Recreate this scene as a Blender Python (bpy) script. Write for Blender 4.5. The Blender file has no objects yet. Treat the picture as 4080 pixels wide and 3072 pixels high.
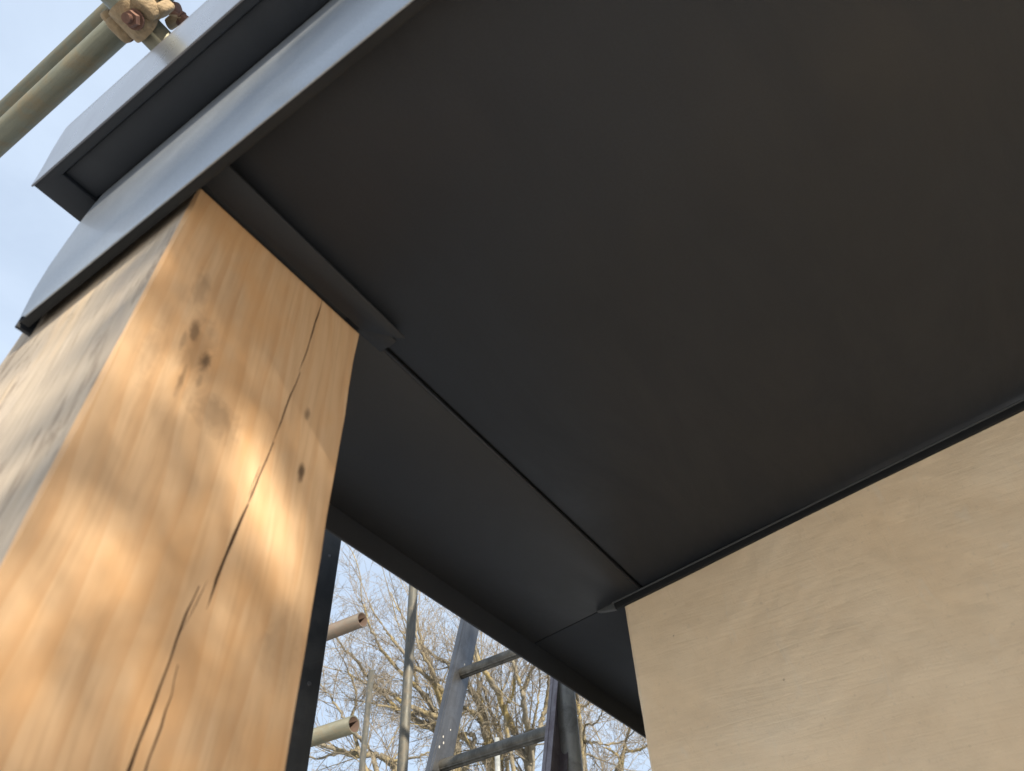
import bpy, bmesh, math, random
from mathutils import Vector, Matrix, Quaternion, noise

random.seed(7)
scene = bpy.context.scene
COL = scene.collection

# ------------------------------------------------------------------ camera
CAM = Vector((0.0, 0.0, 1.65))
H = 0.61                                   # camera to soffit, square to the soffit
cam_d = bpy.data.cameras.new("camera")
cam = bpy.data.objects.new("camera", cam_d)
COL.objects.link(cam)
scene.camera = cam
cam_d.sensor_width = 36.0
cam_d.lens = 25.26
cam_d.clip_start = 0.02
cam_d.clip_end = 3000.0
rot = Matrix(((0.54541177, -0.5793521, -0.60570385),
              (-0.8370961, -0.41305287, -0.35868851),
              (-0.04238077, 0.70266526, -0.71025728)))
cam.matrix_world = Matrix.Translation(CAM) @ rot.to_4x4()
cam_d.dof.use_dof = True
cam_d.dof.focus_distance = 1.9
cam_d.dof.aperture_fstop = 9.0

# ------------------------------------------------------------------ sun and sky
SUN_EL = math.radians(24.0)
SUN_AZ = math.radians(30.0)                # turned from -Y towards -X
SUN_DIR = Vector((-math.sin(SUN_AZ) * math.cos(SUN_EL), -math.cos(SUN_AZ) * math.cos(SUN_EL), math.sin(SUN_EL)))
sun_d = bpy.data.lights.new("sun", "SUN")
sun_d.energy = 5.0
sun_d.angle = math.radians(0.65)
sun_d.color = (1.0, 0.88, 0.70)
sun = bpy.data.objects.new("sun", sun_d)
COL.objects.link(sun)
sun.location = SUN_DIR * 30
sun.rotation_mode = 'QUATERNION'
sun.rotation_quaternion = SUN_DIR.to_track_quat('Z', 'Y')

world = bpy.data.worlds.new("World")
scene.world = world
world.use_nodes = True
wn, wl = world.node_tree.nodes, world.node_tree.links
wn.clear()
w_out = wn.new("ShaderNodeOutputWorld")
w_bg = wn.new("ShaderNodeBackground")
w_bg.inputs["Strength"].default_value = 0.10
sky = wn.new("ShaderNodeTexSky")
sky.sky_type = 'NISHITA'
sky.sun_disc = False
sky.sun_elevation = SUN_EL
sky.sun_rotation = math.atan2(SUN_DIR.x, SUN_DIR.y)
sky.air_density = 1.0
sky.dust_density = 1.5
sky.ozone_density = 1.0
tc = wn.new("ShaderNodeTexCoord")
mp = wn.new("ShaderNodeMapping")
mp.inputs["Scale"].default_value = (1.0, 1.0, 2.4)
n1 = wn.new("ShaderNodeTexNoise")
n1.inputs["Scale"].default_value = 2.6
n1.inputs["Detail"].default_value = 7.0
n1.inputs["Roughness"].default_value = 0.55
n1.inputs["Distortion"].default_value = 0.4
cr = wn.new("ShaderNodeMapRange")
cr.inputs["From Min"].default_value = 0.33
cr.inputs["From Max"].default_value = 0.68
cr.inputs["To Min"].default_value = 0.72
cr.inputs["To Max"].default_value = 0.97
mx = wn.new("ShaderNodeMix")
mx.data_type = 'RGBA'
mx.inputs["B"].default_value = (3.7, 4.4, 5.4, 1.0)      # thin high cloud
wl.new(tc.outputs["Generated"], mp.inputs["Vector"])
wl.new(mp.outputs["Vector"], n1.inputs["Vector"])
wl.new(n1.outputs["Fac"], cr.inputs["Value"])
wl.new(cr.outputs["Result"], mx.inputs["Factor"])
wl.new(sky.outputs["Color"], mx.inputs["A"])
wl.new(mx.outputs["Result"], w_bg.inputs["Color"])
wl.new(w_bg.outputs["Background"], w_out.inputs["Surface"])

scene.view_settings.view_transform = 'Standard'
scene.view_settings.look = 'None'
scene.view_settings.exposure = 0.95
scene.view_settings.gamma = 1.0
scene.view_settings.use_curve_mapping = False
scene.render.engine = 'CYCLES'

# ------------------------------------------------------------------ material helpers
class M:
    """small wrapper for building node materials"""
    def __init__(self, name):
        self.m = bpy.data.materials.new(name)
        self.m.use_nodes = True
        self.nt = self.m.node_tree
        self.nt.nodes.clear()
        self.out = self.n("ShaderNodeOutputMaterial")
        self.b = self.n("ShaderNodeBsdfPrincipled")
        self.nt.links.new(self.b.outputs[0], self.out.inputs["Surface"])
        self.tc = self.n("ShaderNodeTexCoord")
    def n(self, t):
        return self.nt.nodes.new(t)
    def l(self, a, b):
        self.nt.links.new(a, b)
    def map(self, scale=(1, 1, 1), loc=(0, 0, 0), rot=(0, 0, 0), src=None):
        k = self.n("ShaderNodeMapping")
        k.inputs["Scale"].default_value = scale
        k.inputs["Location"].default_value = loc
        k.inputs["Rotation"].default_value = rot
        self.l(src or self.tc.outputs["Object"], k.inputs["Vector"])
        return k.outputs["Vector"]
    def noise(self, vec, scale, detail=4, rough=.55, dist=0.0):
        k = self.n("ShaderNodeTexNoise")
        k.inputs["Scale"].default_value = scale
        k.inputs["Detail"].default_value = detail
        k.inputs["Roughness"].default_value = rough
        k.inputs["Distortion"].default_value = dist
        self.l(vec, k.inputs["Vector"])
        return k.outputs["Fac"]
    def ramp(self, fac, stops):
        k = self.n("ShaderNodeValToRGB")
        e = k.color_ramp.elements
        while len(e) < len(stops):
            e.new(0.5)
        for i, (p, c) in enumerate(stops):
            e[i].position = p
            e[i].color = (c, c, c, 1) if isinstance(c, (int, float)) else (*c, 1)
        self.l(fac, k.inputs["Fac"])
        return k.outputs["Color"]
    def rng(self, fac, a, b, c, d):
        k = self.n("ShaderNodeMapRange")
        for nm, v in zip(("From Min", "From Max", "To Min", "To Max"), (a, b, c, d)):
            k.inputs[nm].default_value = v
        self.l(fac, k.inputs["Value"])
        return k.outputs["Result"]
    def mix(self, fac, a, b, mode='MIX'):
        k = self.n("ShaderNodeMix")
        k.data_type = 'RGBA'
        k.blend_type = mode
        for v, nm in ((fac, "Factor"), (a, "A"), (b, "B")):
            if isinstance(v, (int, float)):
                if nm == "Factor":
                    k.inputs[nm].default_value = v
                else:
                    k.inputs[nm].default_value = (v, v, v, 1)
            elif isinstance(v, tuple):
                k.inputs[nm].default_value = (*v, 1)
            else:
                self.l(v, k.inputs[nm])
        return k.outputs["Result"]
    def math(self, op, a, b=None, c=None):
        k = self.n("ShaderNodeMath")
        k.operation = op
        for i, v in enumerate((a, b, c)):
            if v is None:
                continue
            if isinstance(v, (int, float)):
                k.inputs[i].default_value = v
            else:
                self.l(v, k.inputs[i])
        return k.outputs[0]
    def bump(self, h, strength=.3, dist=.002, prev=None):
        k = self.n("ShaderNodeBump")
        k.inputs["Strength"].default_value = strength
        k.inputs["Distance"].default_value = dist
        self.l(h, k.inputs["Height"])
        if prev is not None:
            self.l(prev, k.inputs["Normal"])
        return k.outputs["Normal"]
    def set(self, **kw):
        for k, v in kw.items():
            s = self.b.inputs[k.replace("_", " ")]
            if isinstance(v, (int, float)):
                s.default_value = v
            elif isinstance(v, tuple):
                s.default_value = (*v, 1) if len(v) == 3 else v
            else:
                self.l(v, s)
        return self


def coated_metal(name, col, rough, coat=0.0, metallic=0.0, wave=1.0):
    m = M(name)
    v = m.map()
    f = m.noise(v, 900, 2, .6)
    g = m.noise(v, 5, 4, .6)
    c = m.mix(m.rng(g, .3, .7, 0, 1), tuple(x * .88 for x in col), tuple(x * 1.14 for x in col))
    c = m.mix(m.rng(m.noise(v, 420, 2), .35, .65, 0, .5), c, tuple(x * .7 for x in col))
    r = m.rng(m.noise(m.map((3, 9, 3)), 1.0, 6, .7, .6), .3, .7, rough * .82, rough * 1.18)
    nrm = m.bump(m.noise(v, 1.7, 2, .5), .4 * wave, .010)
    nrm = m.bump(g, .14 * wave, .004, nrm)
    nrm = m.bump(f, .10, .0003, nrm)
    m.set(Base_Color=c, Roughness=r, Normal=nrm, IOR=1.55 if metallic else 1.42, Metallic=metallic)
    m.b.inputs["Coat Weight"].default_value = coat
    m.b.inputs["Coat Roughness"].default_value = .17
    m.b.inputs["Coat IOR"].default_value = 1.6
    return m.m


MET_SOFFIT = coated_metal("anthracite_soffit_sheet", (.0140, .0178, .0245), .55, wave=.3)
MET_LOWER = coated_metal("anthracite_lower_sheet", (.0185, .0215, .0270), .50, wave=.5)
MET_FASCIA = coated_metal("anthracite_fascia_sky_sheen", (.36, .395, .44), .50, .25, metallic=.6, wave=.15)  # same dark metal, base lightened to stand in for reflected sky
MET_UPPER = coated_metal("anthracite_upper_sky_sheen", (.13, .135, .155), .30, .5, metallic=.3, wave=.12)  # lighter copy of the soffit metal, sky sheen put into the base
MET_EDGE = coated_metal("anthracite_paler_edge", (.075, .08, .083), .45, 0)  # paler grey for the trim's top edge and end
MET_LIP = coated_metal("anthracite_folded_edge", (.010, .011, .0125), .75)


def oak():
    m = M("fresh_sawn_oak")
    P = m.tc.outputs["Object"]
    # slow wander of the grain
    wv = m.n("ShaderNodeTexNoise")
    wv.inputs["Scale"].default_value = 1.0
    wv.inputs["Detail"].default_value = 3.0
    m.l(m.map((6, 6, 2.2)), wv.inputs["Vector"])
    sub = m.n("ShaderNodeVectorMath"); sub.operation = 'SUBTRACT'
    m.l(wv.outputs["Color"], sub.inputs[0]); sub.inputs[1].default_value = (.5, .5, .5)
    sc = m.n("ShaderNodeVectorMath"); sc.operation = 'MULTIPLY'
    m.l(sub.outputs[0], sc.inputs[0]); sc.inputs[1].default_value = (.045, .045, 0)
    add = m.n("ShaderNodeVectorMath"); add.operation = 'ADD'
    m.l(P, add.inputs[0]); m.l(sc.outputs[0], add.inputs[1])
    Q = add.outputs[0]
    # growth rings: distance from a leaning pith
    rg = m.n("ShaderNodeTexWave")
    rg.wave_type = 'RINGS'; rg.rings_direction = 'Z'; rg.wave_profile = 'SIN'
    rg.inputs["Scale"].default_value = 30
    rg.inputs["Distortion"].default_value = 1.6
    rg.inputs["Detail"].default_value = 3
    rg.inputs["Detail Scale"].default_value = 1.3
    m.l(m.map((1, 1, 1), (.02, .06, 0), (.06, .085, 0), Q), rg.inputs["Vector"])
    fib = m.noise(m.map((260, 260, 5), src=Q), 1.0, 4, .65)
    fib2 = m.noise(m.map((70, 70, 2.0), src=Q), 1.0, 4, .6)
    blo = m.noise(m.map((9, 9, 5)), 1.0, 4, .6, .6)
    red = m.noise(m.map((14, 14, 9), (3, 1, 5)), 1.0, 3, .6)
    c = m.mix(m.rng(rg.outputs["Fac"], 0, 1, 0, .34), (.600, .418, .258), (.525, .342, .192))
    fg = m.n("ShaderNodeTexWave")            # broad flame figure
    fg.wave_type = 'BANDS'; fg.bands_direction = 'X'; fg.wave_profile = 'SAW'
    fg.inputs["Scale"].default_value = 17
    fg.inputs["Distortion"].default_value = 9.0
    fg.inputs["Detail"].default_value = 2.5
    fg.inputs["Detail Scale"].default_value = .9
    m.l(m.map((1, 1, .16), (.3, 0, 0), (0, .05, 0), Q), fg.inputs["Vector"])
    c = m.mix(m.math('MULTIPLY', m.rng(fg.outputs["Fac"], .45, 1, 0, .5), m.rng(blo, .35, .6, .25, 1)), c, (.47, .25, .105))
    c = m.mix(m.rng(fib2, .45, .85, 0, .26), c, (.52, .32, .16))
    c = m.mix(m.rng(fib, .47, .72, 0, .42), c, (.38, .24, .13))
    c = m.mix(m.rng(blo, .50, .70, 0, .42), c, (.40, .265, .155))
    c = m.mix(m.rng(red, .52, .68, 0, .5), c, (.60, .34, .15))
    # dark knots and bruises on the front (local x, z), soft edged
    sep = m.n("ShaderNodeSeparateXYZ")
    m.l(Q, sep.inputs[0])
    X, Z = sep.outputs["X"], sep.outputs["Z"]
    knot_noise = m.noise(m.map((90, 90, 60)), 1.0, 4, .65, .8)
    kn = None
    for kx, kz, rx, rz, s in KNOTS:
        dx = m.math('DIVIDE', m.math('SUBTRACT', X, kx - .226), rx)
        dz = m.math('DIVIDE', m.math('SUBTRACT', Z, kz), rz)
        d = m.math('SQRT', m.math('ADD', m.math('MULTIPLY', dx, dx), m.math('MULTIPLY', dz, dz)))
        d = m.math('ADD', d, m.math('MULTIPLY', m.math('SUBTRACT', knot_noise, .5), 1.6))
        k = m.rng(d, .35, 1.1, s, 0)
        kn = k if kn is None else m.math('MAXIMUM', kn, k)
    c = m.mix(kn, c, (.085, .055, .035))
    h = m.math('ADD', m.math('MULTIPLY', fib, .6), m.math('MULTIPLY', fib2, .6))
    m.set(Base_Color=c, Roughness=.66, Normal=m.bump(h, .35, .0012), Specular_IOR_Level=.3)
    return m.m


def oak_weathered():
    m = M("weathered_sawn_oak")
    Q = m.map()
    f1 = m.noise(m.map((8, 150, 7), (0, 0, 0), (-.12, 0, 0)), 1.0, 4, .65, .5)
    f2 = m.noise(m.map((8, 50, 10), (4, 0, 0), (-.45, 0, 0)), 1.0, 5, .68, 1.4)
    f3 = m.noise(m.map((30, 18, 12), (0, 3, 0)), 1.0, 4, .6, .8)
    c = m.mix(m.rng(f1, .3, .75, 0, 1), (.50, .425, .335), (.385, .315, .24))
    c = m.mix(m.rng(f2, .53, .66, 0, .65), c, (.17, .125, .09))
    c = m.mix(m.rng(f3, .52, .75, 0, .5), c, (.36, .31, .27))
    c = m.mix(m.rng(m.noise(m.map((12, 30, 5), (9, 1, 2)), 1.0, 3), .55, .7, 0, .4), c, (.62, .46, .29))
    m.set(Base_Color=c, Roughness=.75, Normal=m.bump(m.math('ADD', f1, f2), .5, .0015), Specular_IOR_Level=.25)
    return m.m


def dark_crack():
    m = M("crack_wood")
    f = m.noise(m.map((60, 60, 8)), 1.0, 3)
    m.set(Base_Color=m.mix(f, (.16, .085, .045), (.05, .03, .02)), Roughness=.9)
    return m.m


def render_plaster():
    m = M("cream_lime_render")
    v = m.map()
    big = m.noise(v, 3.2, 4, .55, .3)
    mid = m.noise(m.map((14, 9, 16)), 1.0, 5, .6, .8)
    fine = m.noise(v, 420, 4, .65)
    grit = m.noise(v, 130, 3, .6)
    # long trowel sweeps, a little off the roof line
    dirt = m.noise(m.map((5, 5, 9), (1, 2, 3)), 1.0, 5, .65, .8)
    tr = m.math("MULTIPLY", m.noise(m.map((20, 6, 95), (0, 0, 0), (.15, 0, 0)), 1.0, 5, .62, 1.1), m.rng(big, .35, .6, .25, 1))
    tr2 = m.noise(m.map((30, 40, 12), (2, 0, 0), (-.5, 0, 0)), 1.0, 5, .65, 1.2)
    c = m.mix(m.rng(big, .32, .68, 0, 1), (.84, .65, .43), (.88, .73, .53))
    c = m.mix(m.rng(mid, .42, .72, 0, .40), c, (.74, .57, .38))
    c = m.mix(m.rng(tr2, .60, .74, 0, .32), c, (.80, .73, .61))
    c = m.mix(m.rng(grit, .62, .78, 0, .35), c, (.52, .43, .31))
    c = m.mix(m.rng(dirt, .5, .72, 0, .26), c, (.60, .47, .32))
    spk = m.noise(m.map((1, 1, 1), (5, 5, 5)), 90, 1, .4)
    c = m.mix(m.rng(spk, .815, .84, 0, .5), c, (.20, .15, .10))
    n = m.bump(big, .7, .03)
    n = m.bump(tr, .30, .0040, n)
    n = m.bump(tr2, .26, .004, n)
    n = m.bump(mid, .25, .004, n)
    n = m.bump(fine, .35, .0007, n)
    m.set(Base_Color=c, Roughness=.88, Normal=n, Specular_IOR_Level=.2)
    return m.m


def galvanised(name, a, b, stain, rough=.5, metallic=.55, stain_amt=.6):
    m = M(name)
    st = m.noise(m.map((60, 60, 7)), 1.0, 5, .65)
    bl = m.noise(m.map(), 24, 5, .65, .6)
    fine = m.noise(m.map(), 300, 3, .6)
    c = m.mix(m.rng(st, .3, .7, 0, 1), a, b)
    c = m.mix(m.rng(bl, .46, .66, 0, stain_amt), c, stain)
    c = m.mix(m.rng(fine, .55, .75, 0, .3), c, tuple(x * .45 for x in b))
    m.set(Base_Color=c, Metallic=metallic, Roughness=m.rng(bl, .3, .7, rough * .85, rough * 1.25),
          Normal=m.bump(m.math('ADD', st, fine), .25, .0008))
    return m.m


def bark():
    m = M("lichened_bark")
    v = m.map()
    lich = m.noise(v, 2.6, 5, .62, .4)
    fine = m.noise(v, 42, 4, .6)
    c = m.mix(fine, (.25, .225, .175), (.15, .135, .105))
    c = m.mix(m.rng(lich, .48, .62, 0, .75), c, (.35, .275, .11))
    m.set(Base_Color=c, Roughness=.9, Normal=m.bump(fine, .5, .02), Specular_IOR_Level=.15)
    return m.m


def twig_bark():
    m = M("pale_twig_bark")
    f = m.noise(m.map(), 1.6, 3)
    m.set(Base_Color=m.mix(m.rng(f, .35, .65, 0, 1), (.235, .20, .145), (.185, .155, .115)), Roughness=.85)
    return m.m


def plain(name, col, rough=.7, metallic=0.0, var=.25, scale=60, bump=.3):
    m = M(name)
    f = m.noise(m.map(), scale, 4, .6)
    m.set(Base_Color=m.mix(f, tuple(x * (1 - var) for x in col), tuple(x * (1 + var) for x in col)),
          Roughness=rough, Metallic=metallic, Normal=m.bump(f, bump, .001 + .004 * (bump > .5)))
    return m.m


def ground_mat():
    m = M("worn_garden_ground")
    v = m.map()
    a = m.noise(v, .6, 5, .6)
    b = m.noise(v, 9, 5, .6)
    c = m.mix(m.rng(a, .4, .6, 0, 1), (.45, .455, .46), (.39, .395, .395))
    c = m.mix(m.rng(b, .45, .7, 0, .6), c, (.29, .285, .27))
    m.set(Base_Color=c, Roughness=.95, Normal=m.bump(b, .4, .03))
    return m.m


KNOTS = [(.1735, 2.062, .0060, .015, .72), (.1885, 2.045, .0055, .013, .85), (.167, 2.048, .003, .014, .4), (.190, 2.024, .003, .008, .4),
         (.180, 2.052, .016, .034, .36), (.2860, 2.066, .003, .007, .6), (.2905, 2.0095, .0035, .009, .9),
         (.2080, 2.006, .024, .018, .38), (.1765, 2.016, .003, .020, .55), (.166, 2.105, .009, .020, .35),
         (.1500, 2.020, .010, .03, .25), (.300, 1.87, .02, .03, .22)]
OAK, OAK_W, CRACK = oak(), oak_weathered(), dark_crack()
PLASTER = render_plaster()
TUBE = galvanised("old_galvanised_tube", (.205, .21, .165), (.135, .14, .105), (.22, .17, .10), .5, .35)
TUBE_D = galvanised("dull_weathered_tube", (.12, .12, .105), (.055, .055, .05), (.17, .145, .11), .6, .35)
TUBE_P = galvanised("pale_galvanised_tube", (.40, .42, .42), (.27, .29, .29), (.14, .15, .15), .5, .25)
TUBE_R = galvanised("pinkish_dusty_tube", (.13, .11, .095), (.08, .07, .06), (.13, .085, .065), .6, .2)
TUBE_B = galvanised("dusty_green_tube", (.145, .15, .12), (.085, .088, .07), (.14, .11, .07), .6, .2)
TUBE_IN = plain("rusty_bore", (.075, .05, .04), .9)
ALU = galvanised("scuffed_ladder_aluminium", (.155, .16, .17), (.11, .115, .125), (.07, .072, .08), .38, .75, .4)
ALU_P = galvanised("purplish_stained_aluminium", (.24, .22, .235), (.17, .15, .16), (.10, .07, .08), .45, .3)
RUNG = galvanised("worn_rung_aluminium", (.18, .17, .15), (.10, .095, .08), (.06, .055, .045), .5, .6)
DARKST = galvanised("dark_slate_steel", (.034, .038, .042), (.020, .023, .026), (.05, .053, .055), .45, .15)
CLAMP = plain("buff_cast_coupler", (.29, .215, .13), .8, .05, .6, 70, .9)
RUST = plain("rusty_brown_bolt", (.17, .092, .068), .75, .3, .35, 160)
BARK, TWIG = bark(), twig_bark()
PAINTSPOT = plain("dried_white_speck", (.34, .34, .33), .8)


# ------------------------------------------------------------------ mesh helpers
def obj(name, bm, mats, parent=None, smooth=False, angle=None):
    me = bpy.data.meshes.new(name)
    bmesh.ops.recalc_face_normals(bm, faces=bm.faces[:])
    bm.to_mesh(me)
    bm.free()
    if not isinstance(mats, (list, tuple)):
        mats = [mats]
    for k in mats:
        me.materials.append(k)
    if smooth:
        me.polygons.foreach_set("use_smooth", [True] * len(me.polygons))
        if angle:
            me.set_sharp_from_angle(angle=math.radians(angle))
    o = bpy.data.objects.new(name, me)
    COL.objects.link(o)
    if parent:
        o.parent = parent
    return o


def thing(name, label, cat, loc=(0, 0, 0), rot=(0, 0, 0), group=None):
    o = bpy.data.objects.new(name, None)
    COL.objects.link(o)
    o.location = loc
    o.rotation_euler = rot
    o["label"] = label
    o["category"] = cat
    if group:
        o["group"] = group
    o.empty_display_size = .05
    return o


def box(bm, x0, x1, y0, y1, z0, z1, bevel=0.0, seg=2):
    b2 = bmesh.new()
    vs = [b2.verts.new((x, y, z)) for x in (x0, x1) for y in (y0, y1) for z in (z0, z1)]
    for f in ((0, 1, 3, 2), (4, 6, 7, 5), (0, 4, 5, 1), (2, 3, 7, 6), (0, 2, 6, 4), (1, 5, 7, 3)):
        b2.faces.new([vs[i] for i in f])
    bmesh.ops.recalc_face_normals(b2, faces=b2.faces[:])
    if bevel:
        bmesh.ops.bevel(b2, geom=b2.edges[:], offset=bevel, segments=seg, affect='EDGES', profile=.5)
    merge(bm, b2)


def merge(bm, b2, mat=None):
    me = bpy.data.meshes.new("tmp")
    if mat is not None:
        b2.transform(mat)
    b2.to_mesh(me)
    b2.free()
    bm.from_mesh(me)
    bpy.data.meshes.remove(me)


def prism(bm, poly, axis, a0, a1, bevel=0.0):
    """extrude a 2d polygon along an axis; poly holds the two other coordinates in xyz order"""
    b2 = bmesh.new()
    def p(u, v, a):
        return {0: (a, u, v), 1: (u, a, v), 2: (u, v, a)}[axis]
    A = [b2.verts.new(p(u, v, a0)) for u, v in poly]
    B = [b2.verts.new(p(u, v, a1)) for u, v in poly]
    n = len(poly)
    b2.faces.new(A)
    b2.faces.new(B[::-1])
    for i in range(n):
        b2.faces.new((A[i], A[(i + 1) % n], B[(i + 1) % n], B[i]))
    bmesh.ops.recalc_face_normals(b2, faces=b2.faces[:])
    if bevel:
        bmesh.ops.bevel(b2, geom=b2.edges[:], offset=bevel, segments=2, affect='EDGES', profile=.5)
    merge(bm, b2)


def frame_for(d):
    d = d.normalized()
    u = d.orthogonal().normalized()
    return u, d.cross(u)


def pipe(bm, p0, p1, r, wall=.0032, n=28, mi_out=0, mi_in=1, open0=True, open1=True, cuts=1, wob=0.0):
    """hollow tube with real wall thickness"""
    p0, p1 = Vector(p0), Vector(p1)
    u, v = frame_for(p1 - p0)
    def ring(c, rr):
        return [bm.verts.new(c + (u * math.cos(2 * math.pi * i / n) + v * math.sin(2 * math.pi * i / n)) * rr) for i in range(n)]
    outs = [ring(p0.lerp(p1, k / cuts), r * (1 + wob * math.sin(k * 2.3))) for k in range(cuts + 1)]
    i0, i1 = ring(p0, r - wall), ring(p1, r - wall)
    def band(a, b, mi):
        for i in range(n):
            f = bm.faces.new((a[i], a[(i + 1) % n], b[(i + 1) % n], b[i]))
            f.material_index = mi
            f.smooth = True
    for a, b in zip(outs, outs[1:]):
        band(a, b, mi_out)
    band(i0, i1, mi_in)
    for a, b in ((outs[0], i0), (outs[-1], i1)):
        for i in range(n):
            f = bm.faces.new((a[i], a[(i + 1) % n], b[(i + 1) % n], b[i]))
            f.material_index = mi_out


def cyl(bm, p0, p1, r, n=16, r1=None, mi=0):
    p0, p1 = Vector(p0), Vector(p1)
    u, v = frame_for(p1 - p0)
    r1 = r if r1 is None else r1
    A = [bm.verts.new(p0 + (u * math.cos(2 * math.pi * i / n) + v * math.sin(2 * math.pi * i / n)) * r) for i in range(n)]
    B = [bm.verts.new(p1 + (u * math.cos(2 * math.pi * i / n) + v * math.sin(2 * math.pi * i / n)) * r1) for i in range(n)]
    fs = [bm.faces.new(A), bm.faces.new(B[::-1])]
    for i in range(n):
        fs.append(bm.faces.new((A[i], A[(i + 1) % n], B[(i + 1) % n], B[i])))
    for f in fs:
        f.material_index = mi


# ------------------------------------------------------------------ ground
bm = bmesh.new()
bmesh.ops.create_grid(bm, x_segments=4, y_segments=4, size=900)
g = obj("ground", bm, ground_mat())
g["kind"] = "structure"

# ------------------------------------------------------------------ rendered house wall
ROOF_A = Vector((0, .99083432, -.13508276))     # down the slope
ROOF_N = Vector((0, .13508276, .99083432))      # square to the soffit


def soffit_z(y, n=1.0):
    # height of the plane N = n*H at world y
    return CAM.z + (n * H - ROOF_N.y * y) / ROOF_N.z


WX, WY = 1.6 * H, .656 * H
wall = thing("house_wall", "cream rendered house wall under the dark roof, at the right", "wall", (WX, WY, 0))
bm = bmesh.new()
# outer skin as two finely divided faces so that the arris is a little uneven
ZN, YN = 150, 40
def wobble(y, z):
    return .0045 * noise.noise(Vector((y * 3.6, z * 4.2, 3.1))) + .0012 * noise.noise(Vector((y * 11, z * 13, 7))) + .0008 * noise.noise(Vector((y * 40, z * 40, 8)))
grid = {}
YL = -3.4
for j in range(YN + 1):
    t = (j / YN)
    y = WY - .006 - (WY - YL) * t ** 2.0
    top = soffit_z(y) - .004
    for i in range(ZN + 1):
        z = top * (1 - (1 - i / ZN) ** 1.0)
        grid[i, j] = bm.verts.new((WX + wobble(y, z) - WX, y - WY, z))
for i in range(ZN):
    for j in range(YN):
        bm.faces.new((grid[i, j], grid[i + 1, j], grid[i + 1, j + 1], grid[i, j + 1]))
# rounded arris and return face
prev = [grid[i, 0] for i in range(ZN + 1)]
for k in range(1, 5):
    a = k / 4 * math.pi / 2
    row = []
    for i in range(ZN + 1):
        z = grid[i, 0].co.z
        w = wobble(WY, z) + .0015 * noise.noise(Vector((1.7, z * 24, 0)))
        row.append(bm.verts.new((w + .006 * (1 - math.cos(a)), -.006 + .006 * math.sin(a), min(z, soffit_z(WY) - .004))))
    for i in range(ZN):
        bm.faces.new((prev[i], prev[i + 1], row[i + 1], row[i]))
    prev = row
far = [bm.verts.new((4.0, 0, v.co.z)) for v in prev]
for i in range(ZN):
    bm.faces.new((prev[i], prev[i + 1], far[i + 1], far[i]))
o = obj("render_coat", bm, PLASTER, wall, smooth=True)
bm = bmesh.new()
box(bm, .02, .30, YL - WY, -.02, 0, soffit_z(WY) - .02)
box(bm, .30, 4.0, -.30, -.02, 0, soffit_z(WY) - .02)
obj("wall_core", bm, PLASTER, wall)

# ------------------------------------------------------------------ roof edge (all metal)
# local axes of the roof: x along the eaves, y down the slope, z square to the soffit
EC = (0.181, .80, .93)
root_loc = CAM + Vector((1, 0, 0)) * EC[0] * H + ROOF_A * EC[1] * H + ROOF_N * EC[2] * H
roof = thing("porch_roof", "dark anthracite sheet metal lean-to roof seen from below", "roof", root_loc, (-math.radians(7.7634), 0, 0))


def L(x, s, n):
    return ((x - EC[0]) * H, (s - EC[1]) * H, (n - EC[2]) * H)


def rbox(name, x, s, n, mat, bevel=.0006):
    bm = bmesh.new()
    a, b = L(x[0], s[0], n[0]), L(x[1], s[1], n[1])
    box(bm, a[0], b[0], a[1], b[1], a[2], b[2], bevel)
    return obj(name, bm, mat, roof, smooth=True, angle=40)


def rprism(name, poly, n, mat, bevel=.0006):
    bm = bmesh.new()
    pp = [L(x, s, 0)[:2] for x, s in poly]
    prism(bm, pp, 2, L(0, 0, n[0])[2], L(0, 0, n[1])[2], bevel)
    return obj(name, bm, mat, roof, smooth=True, angle=40)


SB = -4.5      # how far the roof runs up the slope
# main soffit sheet; its lower edge is stepped where the lap seam starts
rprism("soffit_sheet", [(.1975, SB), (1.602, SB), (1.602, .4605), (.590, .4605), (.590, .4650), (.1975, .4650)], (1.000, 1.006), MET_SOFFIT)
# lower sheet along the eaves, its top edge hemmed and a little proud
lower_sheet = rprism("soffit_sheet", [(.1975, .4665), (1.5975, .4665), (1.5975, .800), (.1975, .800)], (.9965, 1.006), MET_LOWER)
lower_sheet["label"] = "narrow lower soffit sheet along the eaves"
hem = bmesh.new()
a = L(.588, .4665, .9965); b = L(1.596, .4665, .9965)
cyl(hem, (a[0], a[1] + .0012, a[2] + .0006), (b[0], b[1] + .0012, b[2] + .0006), .0016, 10)
obj("hem", hem, MET_LOWER, lower_sheet, smooth=True)
# sheet running on past the wall corner
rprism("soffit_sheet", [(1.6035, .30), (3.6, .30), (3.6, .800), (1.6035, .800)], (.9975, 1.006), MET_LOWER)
# cover strip over the head of the post, end cut on the skew
cover = rprism("cover_strip", [(.1975, .4180), (.583, .4180), (.586, .4215), (.556, .4430), (.525, .4630), (.1975, .4630)], (.981, .9860), MET_SOFFIT, .0010)
st = bmesh.new()
prism(st, [L(x, s, 0)[:2] for x, s in [(.1975, .4260), (.572, .4260), (.545, .4450), (.52, .4600), (.1975, .4600)]], 2, L(0, 0, .9860)[2], L(0, 0, 1.0)[2])
obj("packer", st, MET_LIP, cover)
tab = rbox("lap_tab", (.500, .5885), (.440, .4760), (.9950, .9964), MET_LOWER, .0004)
tab.parent = lower_sheet
# dark board above the joints
rbox("deck_board", (.1975, 3.6), (SB, .80), (1.014, 1.05), MET_LIP, 0)
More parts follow.
